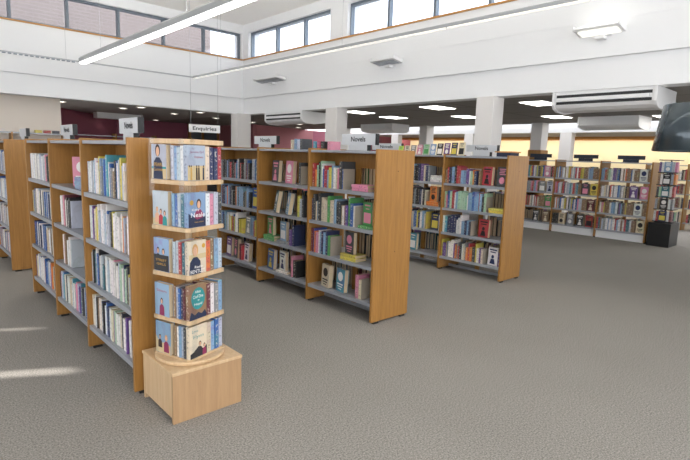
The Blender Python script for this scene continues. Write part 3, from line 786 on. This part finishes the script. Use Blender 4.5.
# ------------------------------------------------------------------ display spinner on its beech box
bxo = empty('box_plinth', (1.02, 2.385, 0), 'square beech box under the book spinner at the front bookcase end', 'box')
bw, bd, bh = .41, .405, .268
MB().box(-.004, bw+.004, -.004, bd+.004, bh, bh+.018).build('top_panel', M['beech'], bxo, bevel=.002)
MB().box(.001, bw-.001, 0, .018, .0, bh-.0005).build('front_panel', M['beech_shaded'], bxo)
MB().box(.001, bw-.001, bd-.018, bd, 0, bh-.0005).build('back_panel', M['beech'], bxo)
MB().box(.002, .018, .0185, bd-.0185, .03, bh-.0005).build('side_panel', M['beech'], bxo)
MB().box(bw-.018, bw-.002, .0185, bd-.0185, .03, bh-.0005).build('side_panel', M['beech'], bxo)
BT = bh+.018
SPX, SPY = 1.215, 2.588
rz = R(19)
sp = empty('book_spinner', (SPX, SPY, BT+.0005), 'tall rotating beech and clear acrylic book spinner standing on the beech box', 'display stand', rz=rz)
MB().lathe([(.178, 0), (.19, .003), (.192, .014), (.188, .02), (.178, .022)], 0, 0, 64).build('base_disc', M['beech'], sp)
hs = .135
TZS = [1.283, 1.037, .783, .533, .315]     # heights of the tier boards (upper face)
for z in TZS:
    zz = z-BT
    t0 = .024
    MB().prism([(-hs, -hs+.02), (-hs+.02, -hs), (hs, -hs), (hs, hs), (-hs, hs)], 'z', zz-t0, zz).build('tier_shelf', M['beech'], sp, bevel=.002)
MB().prism([(-hs, -hs+.02), (-hs+.02, -hs), (hs, -hs), (hs, hs), (-hs, hs)], 'z', 1.470-BT, 1.496-BT).build('top_board', M['beech'], sp, bevel=.002)
MB().box(-.012, .012, -.012, .012, .0225, 1.469-BT).build('centre_post', M['beech'], sp)
# clear corner guards and retaining strips
z0, z1 = .025, 1.5-BT
def acr(pts, nm='acrylic_guard'): MB().prism(pts, 'z', z0, z1).build(nm, M['acrylic'], sp)
o_ = hs+.004
acr([(-o_-.003, -o_+.02), (-o_, -o_+.02), (-o_, -o_+.055), (-o_-.003, -o_+.055)])
acr([(-o_+.02, -o_-.003), (-o_+.055, -o_-.003), (-o_+.055, -o_), (-o_+.02, -o_)])
acr([(o_-.03, -o_-.003), (o_, -o_-.003), (o_, -o_), (o_-.03, -o_)])
acr([(-o_-.003, o_-.04), (-o_, o_-.04), (-o_, o_), (-o_-.003, o_)])
# books of the spinner. face A looks to local -y (right face in view), face B to local -x (left face)
def sp_book(mat_local, col, t, dp, h, label, art=None):
    o = make_book(col, t, dp, h, sp_m @ mat_local, False); tag(o, label, 'book', 'paperbacks on the display spinner')
    return o
sp_m = Matrix.Translation((SPX, SPY, BT+.0005)) @ RX(rz, 4, 'Z')
def art_panel(parent, items, w, h, t, y0=0):
    """items in cover coordinates: u across 0..1 (left to right), v up 0..1; printed on the +x board of the unit book"""
    groups = {}
    lay = 0
    for it in items:
        kind, matn = it[0], it[1]
        q, X = groups.setdefault(matn, (MB(), 0)); X = .5+(.0006+.00012*lay)/t; lay += 1
        if kind == 'r':
            _, _, u0, u1, v0, v1 = it; q.add([(X, u0, v0), (X, u1, v0), (X, u1, v1), (X, u0, v1)], [(0, 1, 2, 3)])
        elif kind == 'd':
            _, _, u, v, ru, rv = it; n = 24; q.add([(X, u+ru*math.cos(2*math.pi*i/n), v+rv*math.sin(2*math.pi*i/n)) for i in range(n)], [tuple(range(n))])
        elif kind == 'p':
            q.add([(X, u, v) for u, v in it[2]], [tuple(range(len(it[2])))])
        elif kind == 't':
            _, _, txt, u, v, wd, hh = it
            me = text_mesh(txt, 1.0)
            xs = [p.co.x for p in me.vertices]; ysv = [p.co.y for p in me.vertices]
            kx = wd/(max(xs)-min(xs)); ky = hh/(max(ysv)-min(ysv)); cx = (max(xs)+min(xs))/2; cy = (max(ysv)+min(ysv))/2
            q.add([(X, u+(p.co.x-cx)*kx, v+(p.co.y-cy)*ky) for p in me.vertices], [tuple(f.vertices) for f in me.polygons])
            bpy.data.meshes.remove(me)
    for matn, (q, _) in groups.items():
        q.v = [(x_, min(.992, max(.008, y_)), min(.992, max(.008, z_))) for x_, y_, z_ in q.v]
        q.build('cover_print', M[matn], parent)
def person(u, v, s, hair, top, face='skin'):
    return [('p', top, [(u-.3*s, v-.75*s), (u+.3*s, v-.75*s), (u+.26*s, v-.28*s), (u+.1*s, v-.16*s), (u-.1*s, v-.16*s), (u-.26*s, v-.28*s)]),
            ('d', hair, u, v+.02*s, .15*s, .16*s), ('d', face, u, v-.01*s, .1*s, .125*s)]
def figures(lst, v=.12, s=.2):
    out = []
    for u, c in lst:
        out += [('p', c, [(u-.05, v-s*.55), (u+.05, v-s*.55), (u+.04, v+s*.5), (u-.04, v+s*.5)]), ('d', 'hair', u, v+s*.62, .03, .03)]
    return out
fm_A = lambda x, z: Matrix.Translation((x, -hs+.022, z)) @ RX(math.pi/2, 4, 'Z') @ RX(math.pi, 4, 'Z')
TN = ['top', 'second', 'middle', 'fourth', 'lowest']
specA = [  # (colour, art, spines to its right)
    ('s', [('r', 'sand', 0, 1, 0, .42), ('t', 'magenta', 'The', .3, .9, .16, .04), ('t', 'magenta', 'Jasmine Girl', .52, .8, .78, .085), ('t', 'redp', 'Orphans', .62, .66, .5, .08)]
     + figures([(.1, 'sand'), (.2, 'gold'), (.5, 'hair'), (.62, 'hair'), (.88, 'navyp')], .2, .34), 'c n n r'),
    ('l', [('d', 'gold', .2, .72, .11, .075)]+person(.6, .66, .9, 'hair', 'magenta')+[('p', 'navyp', [(0, 0), (1, 0), (1, .3), (.5, .22), (0, .42)]), ('t', 'inkwhite', 'Kitty', .42, .5, .42, .09), ('t', 'inkwhite', 'Neale', .55, .36, .8, .13), ('t', 'gold', 'Mother and Child', .6, .15, .5, .04)], 'w p s d'),
    ('c', [('r', 'sand', 0, 1, .45, .6), ('d', 'gold', .85, .82, .1, .07)]+person(.36, .7, 1.15, 'blond', 'navyp')+[('t', 'inkwhite', 'Rosie', .55, .22, .45, .08), ('t', 'inkwhite', 'BENTLEY', .5, .09, .84, .1)], 'o x l s'),
    ('x', [('r', 'navyp', 0, 1, 0, .1), ('p', 'navyp', [(0, .1), (1, .1), (.9, .22), (.7, .13), (.5, .2), (.3, .13), (.1, .24)]), ('d', 'tealp', .5, .6, .4, .32), ('t', 'inkwhite', 'Alice', .48, .8, .34, .08), ('t', 'inkwhite', 'Chef Dine', .5, .66, .6, .09), ('t', 'inkwhite', 'in', .52, .55, .08, .05), ('t', 'inkwhite', 'Nepal', .5, .43, .46, .09)], 'a w g l'),
    ('c', [('t', 'tealp', 'Love', .3, .84, .34, .09), ('t', 'tealp', 'Flynn', .5, .64, .6, .13), ('p', 'ink', [(0, .0), (1, 0), (1, .3), (.8, .2), (.5, .34), (.2, .2), (0, .16)])]+person(.58, .4, .5, 'hair', 'ink')+person(.84, .3, .4, 'hair', 'magenta'), 'c l b s')]
specB = [
    ('s', [('r', 'sand', 0, 1, 0, .3), ('r', 'tealp', 0, 1, .3, .36)]+person(.45, .8, 1.1, 'hair', 'navyp')+[('t', 'gold', 'PEARL', .5, .42, .6, .1), ('t', 'gold', 'Summer', .5, .28, .6, .09)], 's l s w'),
    ('s', [('r', 'sand', 0, 1, 0, .2)]+person(.3, .45, .5, 'blond', 'skin')+person(.55, .4, .5, 'hair', 'redp')+person(.8, .36, .5, 'hair', 'tealp'), 'l b s t'),
    ('l', [('r', 'ink', 0, 1, 0, .5)]+person(.3, .62, .6, 'hair', 'ink')+person(.65, .6, .6, 'hair', 'ink')+[('t', 'gold', 'STREET', .5, .34, .7, .07), ('t', 'gold', 'GIRLS', .5, .22, .6, .07)], 's s r t'),
    ('l', [('t', 'redp', 'Sisters', .5, .78, .7, .08)]+person(.5, .45, .6, 'hair', 'magenta'), 'x s b n a'),
    ('l', [('p', 'sand', [(0, 0), (1, 0), (1, .28), (.6, .36), (.3, .3), (0, .55)])]+person(.3, .5, .45, 'hair', 'hair')+person(.72, .5, .6, 'blond', 'magenta'), 'x w l s d')]
for i, z in enumerate(TZS):
    zb = z-BT+.0015
    hA = .182
    col, art, spn = specA[i]
    t = .03
    # face A (towards local -y): the display copy at its left, spines to the right
    x0 = -hs+.006
    mt = Matrix.Translation((x0, -hs+t/2+.003, zb)) @ Matrix(((0, 1, 0, 0), (-1, 0, 0, 0), (0, 0, 1, 0), (0, 0, 0, 1)))
    # local book x -> -y (board looks to the viewer), y -> +x
    o = sp_book(mt, col, t, .125, hA*(1.0 if i != 3 else 1.05), f'face-out {CN[col]} paperback on the {TN[i]} tier of the spinner, right-hand face')
    art_panel(o, art, .125, hA, t)
    xx = x0+.13
    cs = spn.split(); tw = (hs-.006-xx)/len(cs)
    for j, c in enumerate(cs):
        mt = Matrix.Translation((xx+tw*(j+.5), -hs+.006+.004*(j % 2), zb))
        sp_book(mt, c, tw*.95, .108, .178-.004*((i+j) % 3), f'{CN[c]} spine, {ORD[j]} right of the face-out cover, {TN[i]} spinner tier')
    # face B (towards local -x): display copy at its left = far end (+y), spines toward the front corner
    col, art, spn = specB[i]
    tB = .03
    y1 = hs-.008
    mt = Matrix.Translation((-hs+tB/2+.004, y1, zb)) @ Matrix.Rotation(math.pi, 4, 'Z') @ Matrix.Rotation(R(-6 if i in (0, 3) else -4), 4, 'Z')
    o = sp_book(mt, col, tB, .125, hA, f'face-out {CN[col]} paperback on the {TN[i]} tier of the spinner, left-hand face')
    art_panel(o, art, .125, hA, tB)
    cs = spn.split(); yy = y1-.139; rest = yy-(-hs+.036); tw = min(.028, rest/len(cs))
    for j, c in enumerate(cs):
        mt = Matrix.Translation((-hs+.005+.004*(j % 2), yy-tw*(j+.5), zb)) @ Matrix.Rotation(-math.pi/2, 4, 'Z')
        sp_book(mt, c, tw*.95, .11, .178-.004*((i+j) % 3), f'{CN[c]} spine, {ORD[j]} on the left-hand face of the {TN[i]} spinner tier')

# ------------------------------------------------------------------ small things on the bookcase tops
def small_up(x, y, z, c, t, dp, h, label, grp):
    o = defer(c, t, dp, h, up_mat(x, y, z), True); o['label'] = label; o['group'] = grp
g_ = 'books left on the bookcase tops'
for j, (y, c, l) in enumerate(((4.30, 'c', 'cream book standing on the second bookcase top, left of its neighbours'), (4.24, 'l', 'pale blue book standing on the second bookcase top'), (4.19, 's', 'silver book standing on the second bookcase top'), (4.14, 'd', 'dark book standing on the second bookcase top'))):
    small_up(B2+.2, y, TZ+.001, c, .04, .13, .1+.01*(j % 2), l, g_)
for j, (y, c, l) in enumerate(((3.92, 'q', 'turquoise book left of the white novels sign'), (3.86, 'r', 'red book left of the white novels sign'), (3.80, 'k', 'black book close to the white novels sign'), (3.70, 'p', 'pink book touching the white novels sign'))):
    small_up(B2+.2, y, TZ+.001, c, .045, .13, .085, l, g_)
def card(x, y, z, c, w_, h, label):
    o = make_book(c, .006, w_, h, face_mat(x, y, z+.0015, R(-6), R(7)), False, art=random.randrange(4), name='booklet')
    tag(o, label, 'booklet', 'row of booklets on the third bookcase top')
cc = 'zcgpmlkuncu'
for j in range(10):
    y = A3+1.78-.112*j
    nm = CN[cc[j]]
    card(B3+.12, y, TZ, cc[j], .10, .115+.006*j, f'{nm} booklet, {ORD[j]} from left in the row on the third bookcase')
tb = empty('storage_box', (B3+.25, A3+.15, TZ), 'navy box with tan lid on the third bookcase top by its end', 'box')
MB().box(-.1, .1, -.09, .09, .001, .05).build('body', M['navyp'], tb); MB().box(-.11, .11, -.11, .11, .0505, .065).build('lid', M['trim_wood'], tb)

# ------------------------------------------------------------------ black spinner by the farthest bookcase
bp = MB().box(0, .52, 0, .36, 0, .42).build('display_plinth', M['black'], loc=(10.14, 2.48, 0), bevel=.004); tag(bp, 'black box plinth at the end of the farthest bookcase', 'plinth')
sx, sy = 10.40, 2.66
bs = empty('book_spinner', (sx, sy, .421), 'black rotating book tower on the black plinth beside the farthest bookcase', 'display stand')
FZ = [.03, .25, .47, .69, .91]
MB().lathe([(.16, 0), (.16, .012)], 0, 0, 32).build('base_disc', M['black'], bs)
for z in FZ: MB().box(-.155, .155, -.155, .155, z-.015, z).build('tier_shelf', M['black'], bs)
MB().box(-.155, .155, -.155, .155, 1.115, 1.13).build('top_board', M['black'], bs)
MB().box(-.012, .012, -.012, .012, .0125, 1.114).build('centre_post', M['black'], bs)
MB().box(-.16, -.157, .10, .155, .03, 1.15).build('acrylic_guard', M['acrylic'], bs)
tiers = ['u w l s p', 'x w k s o', 'd m t w r', 's x k w g', 'w r n w a']
for i, z in enumerate(FZ):
    cs = tiers[4-i].split()
    y = sy+.145
    for j, c in enumerate(cs):
        nm = ['lowest', 'fourth', 'middle', 'second', 'top'][i]
        if j == 2:
            o = defer(c, .03, .125, .185, face_mat(sx-.135, y, .421+z+.001), True, art=random.randrange(4), face=True); y -= .13
            o['label'] = f'face-out {CN[c]} book on the {nm} tier of the black book tower'; o['group'] = 'books on the black book tower'
        else:
            o = defer(c, .034, .12, .178, up_mat(sx-.145, y-.018, .421+z+.001), True); y -= .0385
            o['label'] = f'{CN[c]} spine, {ORD[j]} from left on the {nm} tier of the black book tower'; o['group'] = 'books on the black book tower'

# ------------------------------------------------------------------ tall shelving at the back left
def wall_case(x0, x1, y, z, label, ends):
    r_ = empty('bookcase', (x0, y, 0), label, 'bookcase', 'bookcases against the back walls')
    L_ = x1-x0
    n = max(1, round(L_/.9))
    for k in range(n+1):
        MB().box(L_*k/n-.013, L_*k/n+.013, 0, .25, 0, z+(.05 if ends else .0)).build('side_panel', M['wood'], r_)
    for k in range(n):
        for zz in (.2, .55, .9, 1.25, z-.02):
            MB().box(L_*k/n+.014, L_*(k+1)/n-.014, .01, .24, zz, zz+.02).build('shelf', M['shelf'], r_)
    return r_
wall_case(-1.6, 2.45, 10.18, 1.66, 'tall wall bookcase in front of the cream partition', False)
wall_case(3.1, 5.9, 12.3, 1.72, 'wall bookcase with light tops before the maroon wall', True)
wall_case(15.0, 18.2, 13.9, 1.62, 'distant bookcase against the rear wall', False)
r_ = empty('bookcase', (13.3, 2.2, 0), 'distant bookcase behind the black book tower at the right edge', 'bookcase')
for k in range(3): MB().box(0, .3, .85*k, .85*k+.025, 0, 1.5).build('side_panel', M['wood'], r_)
for k in range(2):
    for zz in (.15, .48, .8, 1.12, 1.45): MB().box(.01, .29, .85*k+.026, .85*(k+1)-.001, zz, zz+.02).build('shelf', M['shelf'], r_)
lst = []
for k in range(2):
    for zz in (.15, .48, .8, 1.12):
        y = 2.2+.85*k+.04
        while y < 2.2+.85*(k+1)-.08:
            t = random.uniform(.025, .04); lst.append((13.34, y+t/2, zz+.0215, t*.95, .16, random.uniform(.18, .24), random.choice('acdrwkxnmcx'))); y += t
for x in [i*.05 for i in range(-25, 44)]:
    if random.random() < .8 and min(abs(x+.22+1.6-.81*k_) for k_ in range(6)) > .045: lst.append((x+.2, 10.3, 1.25+.022, .1, .04, random.uniform(.18, .26), random.choice('dkryoswn')))
FARBOOK += lst
g_ = 'books standing on the tall wall bookcase'
for j, (x, c, l) in enumerate(((1.45, 'w', 'white box file at the far left on the wall bookcase'), (2.0, 'y', 'yellow book on the wall bookcase before the cream partition'), (2.14, 'r', 'red book on the wall bookcase before the cream partition'), (2.28, 'd', 'dark book on the wall bookcase before the cream partition'))):
    small_up(x, 10.3, 1.6615, c, .1, .1, .05, l, g_)

# ------------------------------------------------------------------ books: 300 that show largest, and the rest
n_sp = sum(1 for o in COL.objects if o.get('category') == 'book')
PENDING.sort(key=lambda q: (q['hidden'], -q['area']))
keep = 298-n_sp
for q in PENDING[:keep]:
    o = make_book(q['col'], q['t'], q['dp'], q['h'], q['mat'], q['far'], art=q['art']); tag(o, q['label'], 'book', q['group'])
rest = [(q['mat'] @ Matrix.Diagonal((q['t'], q['dp'], q['h'], 1)), q['col'], q['art']) for q in PENDING[keep:]]
# rows on the far sides of the double sided bookcases, seen through the gaps
for b_, a_, n_ in ((B1, A1, 3), (B2, A2, 3), (B3, A3, 3), (B4, A4, 4)):
    for bay in range(n_):
        for sh in range(4):
            if (b_ in (B2, B3)) and bay == 0 and sh < 3: continue
            y = a_+(bay+1)*W-T/2-.01
            while y > a_+bay*W+T/2+.05:
                t = random.uniform(.022, .042); h = random.uniform(.19, .24)
                if random.random() < .9:
                    rest.append((Matrix.Translation((b_+D-.028, y-t/2, SH[sh]+.0015)) @ RX(math.pi/2, 4, 'Z') @ Matrix.Diagonal((t*.96, h*.66, h, 1)), random.choice('kdnxacgktu'), None))
                y -= t
rest += [(up_mat(x, y, z) @ Matrix.Diagonal((t, dp, h, 1)), c, None) for x, y, z, t, dp, h, c in FARBOOK]
V, Fc, MI, CA, UP = [], [], [], [], []
def put(me, mw, col, mofs):
    n0 = len(V)
    for v in me.vertices:
        V.append(tuple(mw @ v.co)); UP.append((v.co.x+.5, v.co.y, v.co.z)); CA.append(col)
    for p in me.polygons: Fc.append(tuple(n0+i for i in p.vertices)); MI.append(mofs+p.material_index)
for mw, c, art in rest:
    cl = jit(c); cl = (*cl[:3], random.random())
    put(SMALL, mw, cl, 0)
    if art is not None: put(PRINTS[art], mw, (*hx(PAL[PCOL[c]]), 1), 2)
me = bpy.data.meshes.new('book_rows'); me.from_pydata(V, [], Fc)
def attr_mat():
    mt, nt, b = newmat('row_print'); a_ = N(nt, 'ShaderNodeAttribute', attribute_name='own_colour'); nt.links.new(a_.outputs['Color'], b.inputs['Base Color']); return mt
for m_ in (M['cover_rows'], M['pages'], attr_mat()): me.materials.append(m_)
me.polygons.foreach_set('material_index', MI)
ca = me.attributes.new('own_colour', 'FLOAT_COLOR', 'POINT'); ca.data.foreach_set('color', [x for c in CA for x in c])
ua = me.attributes.new('unit_place', 'FLOAT_VECTOR', 'POINT'); ua.data.foreach_set('vector', [x for c in UP for x in c])
o = bpy.data.objects.new('book_rows', me); COL.objects.link(o); o['kind'] = 'stuff'
tag(o, 'rows of small distant book spines on the farthest shelves and deeper bays', 'books')

# ------------------------------------------------------------------ light
wd = bpy.data.worlds.new('world'); S.world = wd; wd.use_nodes = True
bg = wd.node_tree.nodes['Background']; bg.inputs['Color'].default_value = (.94, .96, 1.0, 1); bg.inputs['Strength'].default_value = 2.2
sun = bpy.data.lights.new('sun', 'SUN'); so = bpy.data.objects.new('sun', sun); COL.objects.link(so)
sun.energy = 6; sun.angle = R(.6); sun.color = (1, .96, .9)
dv = Vector((1, -.56, -.62)).normalized()
so.rotation_euler = dv.to_track_quat('-Z', 'Y').to_euler()
S.view_settings.view_transform = 'Standard'; S.view_settings.look = 'None'; S.view_settings.gamma = 1
S.view_settings.use_curve_mapping = False; S.view_settings.exposure = 0.76
